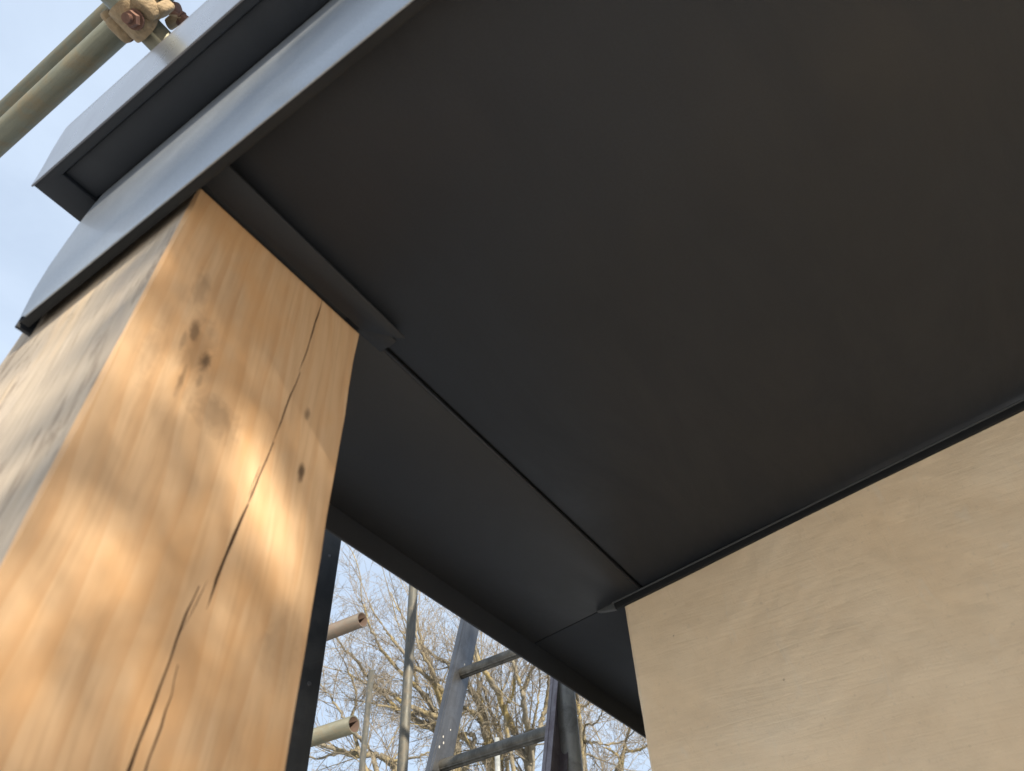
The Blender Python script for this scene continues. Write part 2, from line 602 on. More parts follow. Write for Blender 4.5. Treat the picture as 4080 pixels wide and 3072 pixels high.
# wall trim: small angle with a paler top edge
trim = rbox("wall_trim", (1.5915, 1.6025), (SB, .548), (.9770, .9955), MET_LIP, .0009)
te = rbox("trim_edge", (1.5885, 1.5935), (SB, .552), (.9930, .9975), MET_EDGE, .0008)
bm = bmesh.new()
prism(bm, [L(0, s, n)[1:] for s, n in [(.5485, .9765), (.5485, .9945), (.600, .9945), (.592, .9900), (.578, .9850)]], 0, L(1.590, 0, 0)[0], L(1.6015, 0, 0)[0], .0006)
te.parent = trim
obj("trim_end", bm, MET_EDGE, trim, smooth=True, angle=40)

# verge fascia: tall sheet with sky sheen in its base colour, with a shaped lower end
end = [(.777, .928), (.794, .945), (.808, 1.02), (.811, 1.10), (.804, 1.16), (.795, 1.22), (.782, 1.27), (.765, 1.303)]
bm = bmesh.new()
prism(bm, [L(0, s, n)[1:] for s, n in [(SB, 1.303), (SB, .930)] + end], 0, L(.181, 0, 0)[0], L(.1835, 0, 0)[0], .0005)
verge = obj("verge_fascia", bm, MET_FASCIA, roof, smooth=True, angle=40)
vr = rbox("verge_return", (.1838, .1965), (SB, .792), (.9300, .9335), MET_LIP, .0005)
vr2 = rbox("verge_return", (.1940, .1970), (SB, .792), (.9338, .9990), MET_LIP, 0)
vr.parent = verge
vr2.parent = verge
# eaves fascia
rbox("eaves_fascia", (.1845, 3.6), (.8005, .8060), (.9300, 1.2950), MET_LOWER, .0008)
# verge overhang with a lipped underside
rbox("overhang_soffit", (.1195, .1808), (SB, .7860), (1.3110, 1.3180), MET_SOFFIT, .0005)
rprism("overhang_lip", [(.1005, SB), (.1185, SB), (.1185, .7875), (.1925, .7875), (.1925, .8420), (.1005, .8420)], (1.3030, 1.3330), MET_SOFFIT, .0008)
# upper fascia: leans out a touch towards its top and rolls over
prof = [(.1000, 1.300), (.0985, 1.330), (.0950, 1.385), (.0905, 1.440), (.0868, 1.500), (.0850, 1.540), (.0856, 1.562), (.0900, 1.575), (.097, 1.578), (.103, 1.578), (.103, 1.300)]
bm = bmesh.new()
prism(bm, [(L(x, 0, 0)[0], L(0, 0, n)[2]) for x, n in prof], 1, L(0, SB, 0)[1], L(0, .8435, 0)[1])
obj("upper_fascia", bm, MET_UPPER, roof, smooth=True, angle=50)
rbox("roof_covering", (.1035, 3.6), (SB, .8420), (1.3340, 1.5700), MET_LOWER, .001)

# ------------------------------------------------------------------ oak post
PX0, PX1, PY0, PY1 = .1263, .3257, .3678, .5940
post = thing("oak_post", "square oak post with cracked orange front face, holding up the roof corner", "post", ((PX0 + PX1) / 2, (PY0 + PY1) / 2, 0))
bm = bmesh.new()
top0, top1 = soffit_z(PY0) - .008, soffit_z(PY1) - .008
zs = [i / 60 for i in range(61)]
def pc(x, y, t):
    top = top0 if y == PY0 else top1
    z = .002 + (top - .002) * t
    k = .0011
    return Vector((x + k * noise.noise(Vector((x * 9, z * 7, 1))), y + k * noise.noise(Vector((x * 9, z * 6, 5))), z))
rows = []
CH = .0022
for t in zs:
    r = []
    for (x, y, dx, dy) in ((PX0, PY0, 0, 1), (PX0, PY0, 1, 0), (PX1, PY0, -1, 0), (PX1, PY0, 0, 1), (PX1, PY1, 0, -1), (PX1, PY1, -1, 0), (PX0, PY1, 1, 0), (PX0, PY1, 0, -1)):
        v = pc(x, y, t)
        ch = CH * (1 + .9 * noise.noise(Vector((x * 50, y * 50, v.z * 23))))
        r.append(bm.verts.new(v + Vector((dx, dy, 0)) * ch))
    rows.append(r)
for a, b in zip(rows, rows[1:]):
    for i in range(8):
        f = bm.faces.new((a[i], a[(i + 1) % 8], b[(i + 1) % 8], b[i]))
        f.material_index = 1 if i == 7 else 0
f = bm.faces.new(rows[0][::-1]); f = bm.faces.new(rows[-1])
bmesh.ops.recalc_face_normals(bm, faces=bm.faces[:])
me = bpy.data.meshes.new("timber"); bm.to_mesh(me); bm.free()
for k in (OAK, OAK_W, CRACK):
    me.materials.append(k)
timber = bpy.data.objects.new("timber", me)
COL.objects.link(timber)
# real drying shakes, cut as thin wedges into the front face
bm = bmesh.new()
def wedge(pts, w, depth, seed):
    rs = random.Random(seed)
    # refine and roughen
    P = []
    for (x0, z0), (x1, z1) in zip(pts, pts[1:]):
        n = max(2, int(abs(z1 - z0) / .012))
        for i in range(n):
            t = i / n
            P.append((x0 + (x1 - x0) * t + rs.uniform(-.0005, .0005), z0 + (z1 - z0) * t))
    P.append(pts[-1])
    N = len(P)
    rings = []
    for i, (x, z) in enumerate(P):
        t = i / (N - 1)
        ww = w * (max(.06, math.sin(math.pi * min(1, t * .92 + .08)) ** .6)) * rs.uniform(.65, 1.25)
        rings.append([bm.verts.new((x - ww, PY0 - .006, z)), bm.verts.new((x + ww, PY0 - .006, z)),
                      bm.verts.new((x + ww * .6, PY0 + depth * .5, z)), bm.verts.new((x, PY0 + depth, z)), bm.verts.new((x - ww * .6, PY0 + depth * .5, z))])
    for a, b in zip(rings, rings[1:]):
        for i in range(5):
            bm.faces.new((a[i], a[(i + 1) % 5], b[(i + 1) % 5], b[i]))
    bm.faces.new(rings[0]); bm.faces.new(rings[-1][::-1])
wedge([(.2722, 2.2105), (.2687, 2.1321), (.2655, 2.102)], .00095, .016, 1)
wedge([(.2668, 2.103), (.262, 2.0552), (.2575, 2.014)], .00085, .016, 2)
wedge([(.2590, 2.018), (.2544, 1.9839), (.2500, 1.949)], .00115, .018, 3)
wedge([(.2515, 1.9555), (.2470, 1.926), (.2436, 1.894), (.2420, 1.872)], .00150, .02, 4)
wedge([(.2525, 1.990), (.2501, 1.9721), (.2496, 1.9605)], .00045, .008, 5)
wedge([(.2372, 1.890), (.2345, 1.873), (.2280, 1.848)], .0004, .007, 9)
wedge([(.2325, 1.884), (.2297, 1.8652), (.229, 1.8478), (.2271, 1.8205), (.2248, 1.791), (.2224, 1.760), (.220, 1.71), (.218, 1.60)], .00120, .016, 6)
wedge([(.2340, 1.835), (.2352, 1.8186), (.2345, 1.8011), (.2334, 1.7855), (.232, 1.75), (.231, 1.68)], .00080, .012, 7)
bmesh.ops.recalc_face_normals(bm, faces=bm.faces[:])
cm = bpy.data.meshes.new("shake"); bm.to_mesh(cm); bm.free()
for k in (CRACK, CRACK, CRACK):
    cm.materials.append(k)
for p in cm.polygons:
    p.material_index = 2
cut = bpy.data.objects.new("shake", cm)
COL.objects.link(cut)
md = timber.modifiers.new("b", 'BOOLEAN')
md.operation = 'DIFFERENCE'; md.solver = 'EXACT'; md.object = cut; md.use_self = True
dg = bpy.context.evaluated_depsgraph_get()
me2 = bpy.data.meshes.new_from_object(timber.evaluated_get(dg))
timber.modifiers.clear()
timber.data = me2
bpy.data.objects.remove(cut)
me2.transform(Matrix.Translation((-(PX0 + PX1) / 2, -(PY0 + PY1) / 2, 0)))
timber.parent = post
me2.polygons.foreach_set("use_smooth", [False] * len(me2.polygons))

# ------------------------------------------------------------------ scaffold
R = .02415


def tube(name, label, p0, p1, mats, group="scaffold tubes", parent=None, cuts=1, r=R):
    p0, p1 = Vector(p0), Vector(p1)
    bm = bmesh.new()
    d = p1 - p0
    q = d.to_track_quat('Z', 'Y')
    pipe(bm, (0, 0, 0), (0, 0, d.length), r, cuts=cuts)
    o = obj(name, bm, mats, parent)
    o.location = p0
    o.rotation_mode = 'QUATERNION'
    o.rotation_quaternion = q
    o["label"] = label
    o["category"] = "scaffold tube"
    o["group"] = group
    return o

MZ, MX, CY, CZ = 3.065, .0255, .716, 2.990
tube("scaffold_tube", "thick pale grey-green scaffold tube running above the roof edge, clamped by the coupler", (MX, -.6, MZ), (MX, 4.2, MZ), [TUBE, TUBE_IN])
tube("scaffold_tube", "thinner looking scaffold tube just behind and above the clamped one, top left", (-.005, -1.2, 3.985), (-.005, 5.0, 3.985), [TUBE, TUBE_IN])
tube("scaffold_tube", "short cross tube passing through the rusty coupler above the roof edge", (-.55, CY, CZ), (1.9, CY, CZ), [TUBE, TUBE_IN])
tube("scaffold_tube", "horizontal tube with an open end, the upper of the two poking out beside the post", (1.600, 1.568, 2.802), (1.600, 5.2, 2.802), [TUBE_R, TUBE_IN])
tube("scaffold_tube", "horizontal tube with an open end, the lower of the two poking out beside the post", (1.556, 1.512, 2.446), (1.556, 5.2, 2.446), [TUBE_B, TUBE_IN])
tube("scaffold_tube", "tall brown-grey upright tube rising behind the roof edge in front of the bare trees", (2.666, 2.266, 0), (2.666, 2.266, 6.2), [TUBE_D, TUBE_IN])
tube("scaffold_tube", "shorter upright tube ending in mid air, between the open tube end and the tall upright", (4.413, 4.155, 0), (4.413, 4.155, 4.310), [TUBE_D, TUBE_IN])
tube("scaffold_tube", "farthest stub of upright tube just showing behind the lower ladder rung", (5.887, 3.88, 0), (5.887, 3.88, 4.104), [TUBE_P, TUBE_IN])
tube("scaffold_tube", "thick pale upright tube at the ladder's right side", (1.559, .826, 0), (1.559, .826, 5.4), [TUBE_P, TUBE_IN])

# dark box-section upright close behind the post
up = thing("steel_upright", "dark slate box-section upright with a pale edge, close behind the oak post", "upright", (.778, .878, 0), (0, 0, math.radians(-26)))
bm = bmesh.new()
box(bm, -.0265, .0265, -.013, .013, 0, 5.0, .004, 3)
sec = obj("box_section", bm, DARKST, up, smooth=True, angle=50)
for z, s in ((2.365, .0028), (2.135, .0035)):
    bm = bmesh.new()
    cyl(bm, (.008, -.0130, z), (.008, -.0142, z), s, 14, s * .8)
    obj("rivet", bm, ALU, sec, smooth=True, angle=40)

# ------------------------------------------------------------------ coupler at the crossing
cp = thing("scaffold_coupler", "buff cast scaffold coupler with rusty nuts clamping two tubes together", "coupler", (MX, CY, (MZ + CZ) / 2))
dz = (MZ - CZ) / 2


def arc_band(bm, axis, center, r0, r1, half, a0, a1, n=22, swell=0.0, phase=0):
    """thick curved strap about an axis (0 = x, 1 = y); angles from straight down"""
    rings = []
    for i in range(n + 1):
        t = i / n
        a = math.radians(a0 + (a1 - a0) * t)
        hw = half * (1 - .62 * abs(2 * t - 1) ** 2.2)
        ro = r1 + swell * math.cos((t - .5) * math.pi) ** 2
        pts = []
        for (w, rr) in ((-hw, r0), (hw, r0), (hw, ro - .001), (hw * .55, ro), (-hw * .55, ro), (-hw, ro - .001)):
            s, c = math.sin(a) * rr, -math.cos(a) * rr
            pts.append(Vector((w, s, c)) if axis == 0 else Vector((s, w, c)))
        rings.append([bm.verts.new(p + Vector(center)) for p in pts])
    for a_, b_ in zip(rings, rings[1:]):
        for i in range(6):
            bm.faces.new((a_[i], a_[(i + 1) % 6], b_[(i + 1) % 6], b_[i]))
    bm.faces.new(rings[0]); bm.faces.new(rings[-1][::-1])


bm = bmesh.new()
arc_band(bm, 0, (.002, 0, -dz), R + .0008, R + .0060, .031, -118, 105, swell=.005)
obj("lower_strap", bm, CLAMP, cp, smooth=True, angle=50)
bm = bmesh.new()
arc_band(bm, 1, (0, 0, dz), R + .0008, R + .0060, .026, -150, 150, swell=.002)
obj("upper_strap", bm, CLAMP, cp, smooth=True, angle=50)
bm = bmesh.new()                      # saddle between the tubes
box(bm, -.024, .024, -.026, .026, -dz + R + .001, dz - R - .001, .006, 3)
obj("saddle", bm, CLAMP, cp, smooth=True, angle=50)


def nut_bolt(loc, d, big=1.0, shank=.02):
    d = Vector(d).normalized()
    loc = Vector(loc)
    bm = bmesh.new()
    cyl(bm, loc, loc + d * .003, .0165 * big, 20)
    cyl(bm, loc + d * .003, loc + d * .016 * big, .0135 * big, 6, .0128 * big)
    nut = obj("nut", bm, RUST, cp)
    bm = bmesh.new()
    cyl(bm, loc - d * .02, loc + d * (.016 * big + shank), .0070 * big, 18)
    for k_ in range(5):
        s_ = .017 * big + shank * (k_ + .3) / 5
        cyl(bm, loc + d * s_, loc + d * (s_ + shank * .1), .0077 * big, 18)
    obj("bolt", bm, RUST, nut, smooth=True, angle=40)


def lump(c, size, rotv=(0, 0, 0), mat=None, name="lug"):
    bm = bmesh.new()
    bmesh.ops.create_icosphere(bm, subdivisions=3, radius=1)
    for v in bm.verts:                       # squared-off casting lump with a rough skin
        k = (abs(v.co.x) ** 4.5 + abs(v.co.y) ** 4.5 + abs(v.co.z) ** 4.5) ** (-1 / 4.5)
        v.co = Vector((v.co.x * size[0], v.co.y * size[1], v.co.z * size[2])) * k * (1 + .05 * noise.noise(v.co * 2.3 + Vector(c) * 90))
    o = obj(name, bm, mat or CLAMP, cp, smooth=True, angle=60)
    o.location = c
    o.rotation_euler = rotv
    return o


nut_bolt((.004, -.012, -dz - .033), (-.45, -.10, -1), 1.0, .010)
lump((.002, -.034, -dz - .014), (.021, .014, .015), (.5, 0, 0))
lump((-.012, -.043, -dz - .002), (.014, .011, .019), (.2, .3, .2))
lump((.020, -.044, -dz + .004), (.010, .014, .020), (.2, .2, 0))
lump((.000, .035, -dz - .010), (.022, .012, .013), (-.5, 0, 0))
lump((-.021, .040, -dz + .004), (.011, .010, .016), (-.3, .2, 0))
lump((.014, .042, -dz + .006), (.010, .009, .012), (-.2, 0, .3), RUST, "pivot_pin")
# swung-open flap on the far side
bm = bmesh.new()
arc_band(bm, 1, (.030, -.030, dz - .030), .018, .0245, .018, 10, 150)
obj("flap", bm, CLAMP, cp, smooth=True, angle=50)
nut_bolt((.048, -.040, dz - .036), (.8, -.45, -.3), .80, .004)
lump((.040, -.034, dz - .020), (.018, .006, .012), (.2, .5, .5), RUST, "washer")

# ------------------------------------------------------------------ ladder
LD = Vector((.27563362, -.01935477, .9610679)).normalized()   # up the ladder
LU = Vector((-.07004, -.99754, 0)).normalized()               # along a rung
LN = LD.cross(LU).normalized()
L2 = Vector((1.54537855, 1.18427735, 2.26551738))             # left foot of the lower visible rung
SP, LWID = .269, .34
kb = -int(L2.z / (SP * LD.z))
foot = L2 - LD * (L2.z / LD.z)
lad = thing("ladder", "leaning aluminium ladder with fluted rungs behind the roof edge", "ladder", foot)
lad.rotation_mode = 'QUATERNION'
lad.rotation_quaternion = Matrix((LU, LN, LD)).transposed().to_quaternion()
base = (L2 - foot).length
LEN = 5.0


def stile(x, sgn, mat):
    bm = bmesh.new()
    # C-channel: web facing the rungs, flanges turned outwards
    w, d, t = .024, .031, .0028
    poly = [(0, -d), (0, d), (-w, d), (-w, d - t), (-w + .0, d - t), (-t, d - t), (-t, .004), (-t - .002, .0), (-t, -.004), (-t, -d + t), (-w, -d + t), (-w, -d)]
    clean = []
    for p in poly:
        if not clean or (abs(p[0] - clean[-1][0]) + abs(p[1] - clean[-1][1])) > 1e-6:
            clean.append(p)
    poly = [(x + sgn * a, b) for a, b in clean]
    prism(bm, poly, 2, 0, LEN)
    for q_ in (-d - .0012, d):
        a_, b_ = sorted((x + sgn * -.006, x + sgn * -.010))
        box(bm, a_, b_, q_ + .0001, q_ + .0011, 0, LEN)
    return obj("stile", bm, mat, lad)


stile(0, 1, ALU)
stile(LWID, -1, ALU_P)
rung0 = None
n0 = round(base / SP)
off = base - SP * int(base / SP)
k = 0
z = off
while z < LEN - .1:
    if rung0 is None:
        bm = bmesh.new()
        n = 72
        prof = []
        for i in range(n):
            a = 2 * math.pi * i / n
            rr = .0142 + (.0009 if (i % 6) < 3 else -.0010)
            if math.cos(a) < -.55:
                rr = .0140
            prof.append((rr * math.cos(a), rr * math.sin(a)))
        prism(bm, prof, 0, .0004, LWID - .0004)
        rung0 = obj("rung", bm, RUNG, lad)
        rung0.location = (0, 0, z)
    else:
        r2 = rung0.copy()
        COL.objects.link(r2)
        r2.parent = lad
        r2.location = (0, 0, z)
    z += SP
for (px, py, pz, s) in ((-.0, 0, 0, 0),):
    pass
rs = random.Random(3)
for i in range(7):
    bm = bmesh.new()
    bmesh.ops.create_uvsphere(bm, u_segments=8, v_segments=5, radius=.0016 + rs.random() * .0012)
    o = obj("paint_speck", bm, PAINTSPOT, lad, smooth=True)
    o.scale = (.25, 1, 1.5)
    o.location = (.0002, rs.uniform(-.026, .026), base + rs.choice((.03, .06, .09, .2, .3)) + rs.uniform(-.01, .01))
    o.name = "paint_speck"

# ------------------------------------------------------------------ bare trees
TREES = {'T2': [(0.09, [(8.55, 5.17, 4.42), (8.33, 5.02, 4.69), (8.14, 5.04, 4.84), (7.98, 5.01, 4.99), (7.78, 4.99, 5.17), (7.58, 4.97, 5.35), (7.41, 4.99, 5.48), (7.27, 5.0, 5.59), (7.1, 4.96, 5.77), (6.97, 4.93, 5.89), (6.87, 4.89, 5.99)]), (0.075, [(8.36, 5.05, 4.64), (8.21, 4.95, 4.82), (8.06, 4.85, 5.0), (7.93, 4.8, 5.14), (7.76, 4.71, 5.32), (7.6, 4.69, 5.48), (7.44, 4.64, 5.63), (7.35, 4.6, 5.73), (7.24, 4.56, 5.84)]), (0.075, [(8.41, 5.06, 4.6), (8.23, 4.89, 4.84), (8.18, 4.79, 4.93), (8.11, 4.69, 5.04), (8.04, 4.58, 5.15), (7.97, 4.49, 5.26), (7.86, 4.39, 5.4), (7.79, 4.33, 5.49), (7.7, 4.24, 5.61)]), (0.03, [(8.13, 4.82, 4.95), (8.03, 4.72, 5.09), (7.94, 4.61, 5.22), (7.85, 4.51, 5.36), (7.7, 4.4, 5.53), (7.58, 4.33, 5.67)]), (0.045, [(7.75, 4.71, 5.34), (7.67, 4.55, 5.48), (7.62, 4.44, 5.58), (7.54, 4.35, 5.7)]), (0.05, [(7.78, 4.99, 5.17), (7.73, 4.86, 5.27), (7.63, 4.75, 5.41), (7.56, 4.68, 5.51)])], 'T1': [(0.1, [(9.26, 6.11, 4.74), (9.01, 6.04, 4.99), (8.79, 5.91, 5.25), (8.64, 5.86, 5.4), (8.44, 5.8, 5.6), (8.31, 5.81, 5.71), (8.13, 5.82, 5.86), (7.97, 5.88, 5.97), (7.81, 5.94, 6.07), (7.68, 6.03, 6.14), (7.47, 6.12, 6.27)]), (0.075, [(9.14, 6.02, 4.89), (8.87, 6.07, 5.1), (8.63, 6.14, 5.27), (8.45, 6.23, 5.38), (8.28, 6.4, 5.44), (8.13, 6.52, 5.5), (7.99, 6.65, 5.56), (7.76, 6.78, 5.69)]), (0.055, [(8.89, 5.95, 5.15), (8.7, 5.92, 5.32), (8.49, 5.87, 5.52), (8.33, 5.97, 5.61), (8.26, 6.02, 5.64), (8.05, 6.15, 5.75), (7.86, 6.23, 5.88), (7.77, 6.26, 5.94), (7.61, 6.29, 6.07), (7.43, 6.28, 6.22), (7.27, 6.22, 6.39)]), (0.07, [(8.77, 5.95, 5.25), (8.58, 5.87, 5.45), (8.38, 5.81, 5.65), (8.15, 5.68, 5.9), (7.98, 5.61, 6.1), (7.85, 5.56, 6.23), (7.67, 5.5, 6.41)]), (0.065, [(9.16, 5.99, 4.89), (8.79, 5.76, 5.32), (8.62, 5.72, 5.49), (8.4, 5.68, 5.7), (8.2, 5.63, 5.89), (8.04, 5.58, 6.05)]), (0.05, [(9.18, 5.87, 4.94), (8.94, 5.77, 5.19), (8.74, 5.7, 5.39), (8.66, 5.65, 5.49), (8.64, 5.56, 5.56), (8.57, 5.44, 5.68)])], 'T5': [(0.12, [(9.77, 7.07, 4.96), (9.46, 6.94, 5.28), (9.21, 6.82, 5.56), (8.92, 6.77, 5.83), (8.74, 6.75, 6.0), (8.58, 6.69, 6.16), (8.36, 6.63, 6.38), (8.23, 6.61, 6.5), (8.07, 6.61, 6.63), (7.89, 6.55, 6.82)]), (0.06, [(8.92, 6.77, 5.83), (8.83, 6.85, 5.87), (8.65, 6.88, 6.0), (8.44, 6.91, 6.17), (8.27, 6.87, 6.34), (8.05, 6.8, 6.56), (7.84, 6.79, 6.74), (7.64, 6.79, 6.91)]), (0.05, [(9.15, 6.82, 5.61), (8.93, 6.96, 5.73), (8.76, 7.12, 5.78), (8.56, 7.26, 5.89), (8.39, 7.38, 5.97)])], 'T6': [(0.06, [(8.0, 6.0, 5.31), (7.88, 6.06, 5.38), (7.76, 6.13, 5.45), (7.56, 6.14, 5.62), (7.42, 6.2, 5.71), (7.26, 6.26, 5.82), (7.0, 6.33, 6.0), (6.85, 6.34, 6.12), (6.68, 6.35, 6.26), (6.49, 6.34, 6.43), (6.29, 6.29, 6.62)]), (0.055, [(7.91, 5.86, 5.46), (7.74, 5.89, 5.59), (7.6, 5.94, 5.69), (7.44, 6.01, 5.79), (7.27, 6.08, 5.89), (7.07, 6.13, 6.04), (6.89, 6.18, 6.17), (6.75, 6.22, 6.27), (6.57, 6.25, 6.4), (6.38, 6.26, 6.56)]), (0.06, [(7.98, 6.0, 5.33), (7.89, 6.08, 5.37), (7.6, 6.31, 5.49), (7.43, 6.43, 5.58), (7.26, 6.54, 5.67), (7.14, 6.64, 5.72), (6.99, 6.7, 5.82), (6.81, 6.71, 5.97), (6.64, 6.77, 6.09), (6.55, 6.78, 6.16), (6.38, 6.79, 6.3)]), (0.05, [(8.04, 6.02, 5.27), (7.92, 6.13, 5.32), (7.68, 6.29, 5.44), (7.51, 6.47, 5.49), (7.39, 6.56, 5.55), (7.18, 6.64, 5.69), (7.1, 6.69, 5.73), (6.95, 6.79, 5.81), (6.79, 6.95, 5.87)]), (0.055, [(8.27, 5.82, 5.18), (8.12, 5.98, 5.22), (7.96, 6.18, 5.26), (7.79, 6.3, 5.34), (7.63, 6.39, 5.43), (7.44, 6.57, 5.5), (7.28, 6.75, 5.54), (7.12, 6.91, 5.6)]), (0.05, [(7.82, 6.0, 5.47), (7.65, 5.97, 5.63), (7.44, 5.9, 5.84), (7.25, 5.92, 5.99), (7.05, 5.88, 6.18), (6.87, 5.8, 6.38), (6.73, 5.77, 6.51)])], 'T7': [(0.09, [(7.45, 6.11, 4.32), (7.11, 6.14, 4.59), (6.96, 6.22, 4.68), (6.85, 6.31, 4.73), (6.76, 6.48, 4.72), (6.59, 6.63, 4.79), (6.46, 6.77, 4.83), (6.34, 6.88, 4.87)]), (0.05, [(7.11, 6.14, 4.59), (7.02, 6.17, 4.66), (7.09, 6.05, 4.66), (7.19, 5.86, 4.67), (7.24, 5.7, 4.7)]), (0.05, [(6.85, 6.31, 4.73), (6.64, 6.35, 4.89), (6.53, 6.38, 4.97), (6.41, 6.41, 5.06), (6.21, 6.45, 5.2), (6.04, 6.5, 5.33)]), (0.05, [(6.79, 6.45, 4.71), (6.66, 6.58, 4.76), (6.57, 6.75, 4.75), (6.48, 6.93, 4.73), (6.39, 7.02, 4.76)]), (0.04, [(6.53, 6.38, 4.97), (6.39, 6.25, 5.16), (6.23, 6.16, 5.33), (6.1, 6.12, 5.46)])], 'T3': [(0.08, [(9.32, 4.8, 4.51), (9.12, 4.68, 4.74), (8.86, 4.47, 5.07), (8.65, 4.41, 5.28), (8.5, 4.32, 5.45), (8.34, 4.22, 5.64), (8.17, 4.13, 5.83)]), (0.04, [(8.65, 4.4, 5.29), (8.64, 4.32, 5.34), (8.65, 4.24, 5.37), (8.63, 4.12, 5.44)]), (0.04, [(8.71, 4.44, 5.22), (8.51, 4.39, 5.41), (8.39, 4.4, 5.5), (8.25, 4.35, 5.65)]), (0.035, [(8.96, 4.54, 4.95), (8.95, 4.46, 5.0), (8.99, 4.39, 5.0), (9.11, 4.23, 4.98), (9.18, 4.06, 5.0), (9.19, 3.99, 5.03), (9.17, 3.81, 5.14)]), (0.03, [(9.03, 4.6, 4.86), (9.16, 4.43, 4.84), (9.24, 4.34, 4.81), (9.37, 4.25, 4.75)]), (0.03, [(8.82, 4.44, 5.12), (8.85, 4.31, 5.16), (8.81, 4.18, 5.26), (8.77, 4.08, 5.34)])], 'T4': [(0.08, [(10.56, 5.02, 4.75), (10.37, 4.76, 5.05), (10.28, 4.59, 5.21), (10.19, 4.45, 5.36), (10.13, 4.37, 5.45), (10.02, 4.22, 5.61)]), (0.05, [(10.28, 4.59, 5.21), (10.35, 4.42, 5.24), (10.38, 4.26, 5.28), (10.37, 4.07, 5.39)]), (0.04, [(10.35, 4.69, 5.1), (10.14, 4.72, 5.27), (10.05, 4.8, 5.3), (9.84, 4.79, 5.48)])]}


class Wood:
    """collects tapered tubes for one mesh"""
    def __init__(self):
        self.v, self.f = [], []
    def tube(self, pts, radii, n):
        base = len(self.v)
        m = len(pts)
        for i, p in enumerate(pts):
            d = (pts[min(i + 1, m - 1)] - pts[max(i - 1, 0)])
            if d.length < 1e-6:
                d = Vector((0, 0, 1))
            u, w = frame_for(d)
            for k in range(n):
                a = 2 * math.pi * k / n
                q = p + (u * math.cos(a) + w * math.sin(a)) * radii[i]
                self.v.append((q.x, q.y, q.z))
        for i in range(m - 1):
            for k in range(n):
                a = base + i * n + k
                b = base + i * n + (k + 1) % n
                self.f.append((a, b, b + n, a + n))
    def build(self, name, mat, parent):
        me = bpy.data.meshes.new(name)
        me.from_pydata(self.v, [], self.f)
        me.materials.append(mat)
        me.polygons.foreach_set("use_smooth", [True] * len(me.polygons))
        o = bpy.data.objects.new(name, me)
        COL.objects.link(o)
        o.parent = parent
        return o


def smooth_path(pts, sub=5, jit=0.0, rs=None):
    P = [Vector(p) for p in pts]
    out = []
    n = len(P)
    for i in range(n - 1):
        p0, p1, p2, p3 = P[max(i - 1, 0)], P[i], P[i + 1], P[min(i + 2, n - 1)]
        for k in range(sub):
            t = k / sub
            q = .5 * ((2 * p1) + (p2 - p0) * t + (2 * p0 - 5 * p1 + 4 * p2 - p3) * t * t + (3 * p1 - p0 - 3 * p2 + p3) * t ** 3)
            if jit:
                q = q + Vector((rs.uniform(-1, 1), rs.uniform(-1, 1), rs.uniform(-1, 1))) * jit
            out.append(q)
    out.append(P[-1])
    return out


def grow(rs, start, direc, length, rad, level, thick, thin, up):
    """a curved branch with side shoots; level counts down to bare twigs"""
    n = max(4, int(length / (.085 if level > 0 else .05)))
    n = min(n, 12)
    p, d = start.copy(), direc.normalized()
    pts, dirs = [p.copy()], [d.copy()]
    curl = Vector((rs.uniform(-1, 1), rs.uniform(-1, 1), rs.uniform(-.5, 1))) * .07
    for i in range(n):
        d = (d + Vector((rs.gauss(0, .07), rs.gauss(0, .07), rs.gauss(0, .07) + up)) + curl).normalized()
        p = p + d * (length / n)
        pts.append(p.copy()); dirs.append(d.copy())
    tip = .0015 if level == 0 else rad * .34
    radii = [max(.0015, rad + (tip - rad) * (i / n) ** .8) for i in range(n + 1)]
    (thick if rad > .009 else thin).tube(pts, radii, 5 if rad > .009 else 3)
    if level > 0:
        cnt = {3: 9, 2: 6, 1: 5}[level]
        for c in range(cnt):
            t = (c + rs.uniform(.2, .9)) / cnt * .86 + .12
            i = min(n, max(1, int(t * n)))
            ax = dirs[i].orthogonal().normalized()
            ax.rotate(Quaternion(dirs[i], rs.uniform(0, 2 * math.pi)))
            nd = dirs[i].copy()
            nd.rotate(Quaternion(ax, math.radians(rs.uniform(28, 58))))
            nl = length * rs.uniform(.34, .62) * (1.12 - .55 * t)
            grow(rs, pts[i], nd, max(nl, .12), max(.0022, radii[i] * rs.uniform(.38, .55)), level - 1, thick, thin, up * .9)


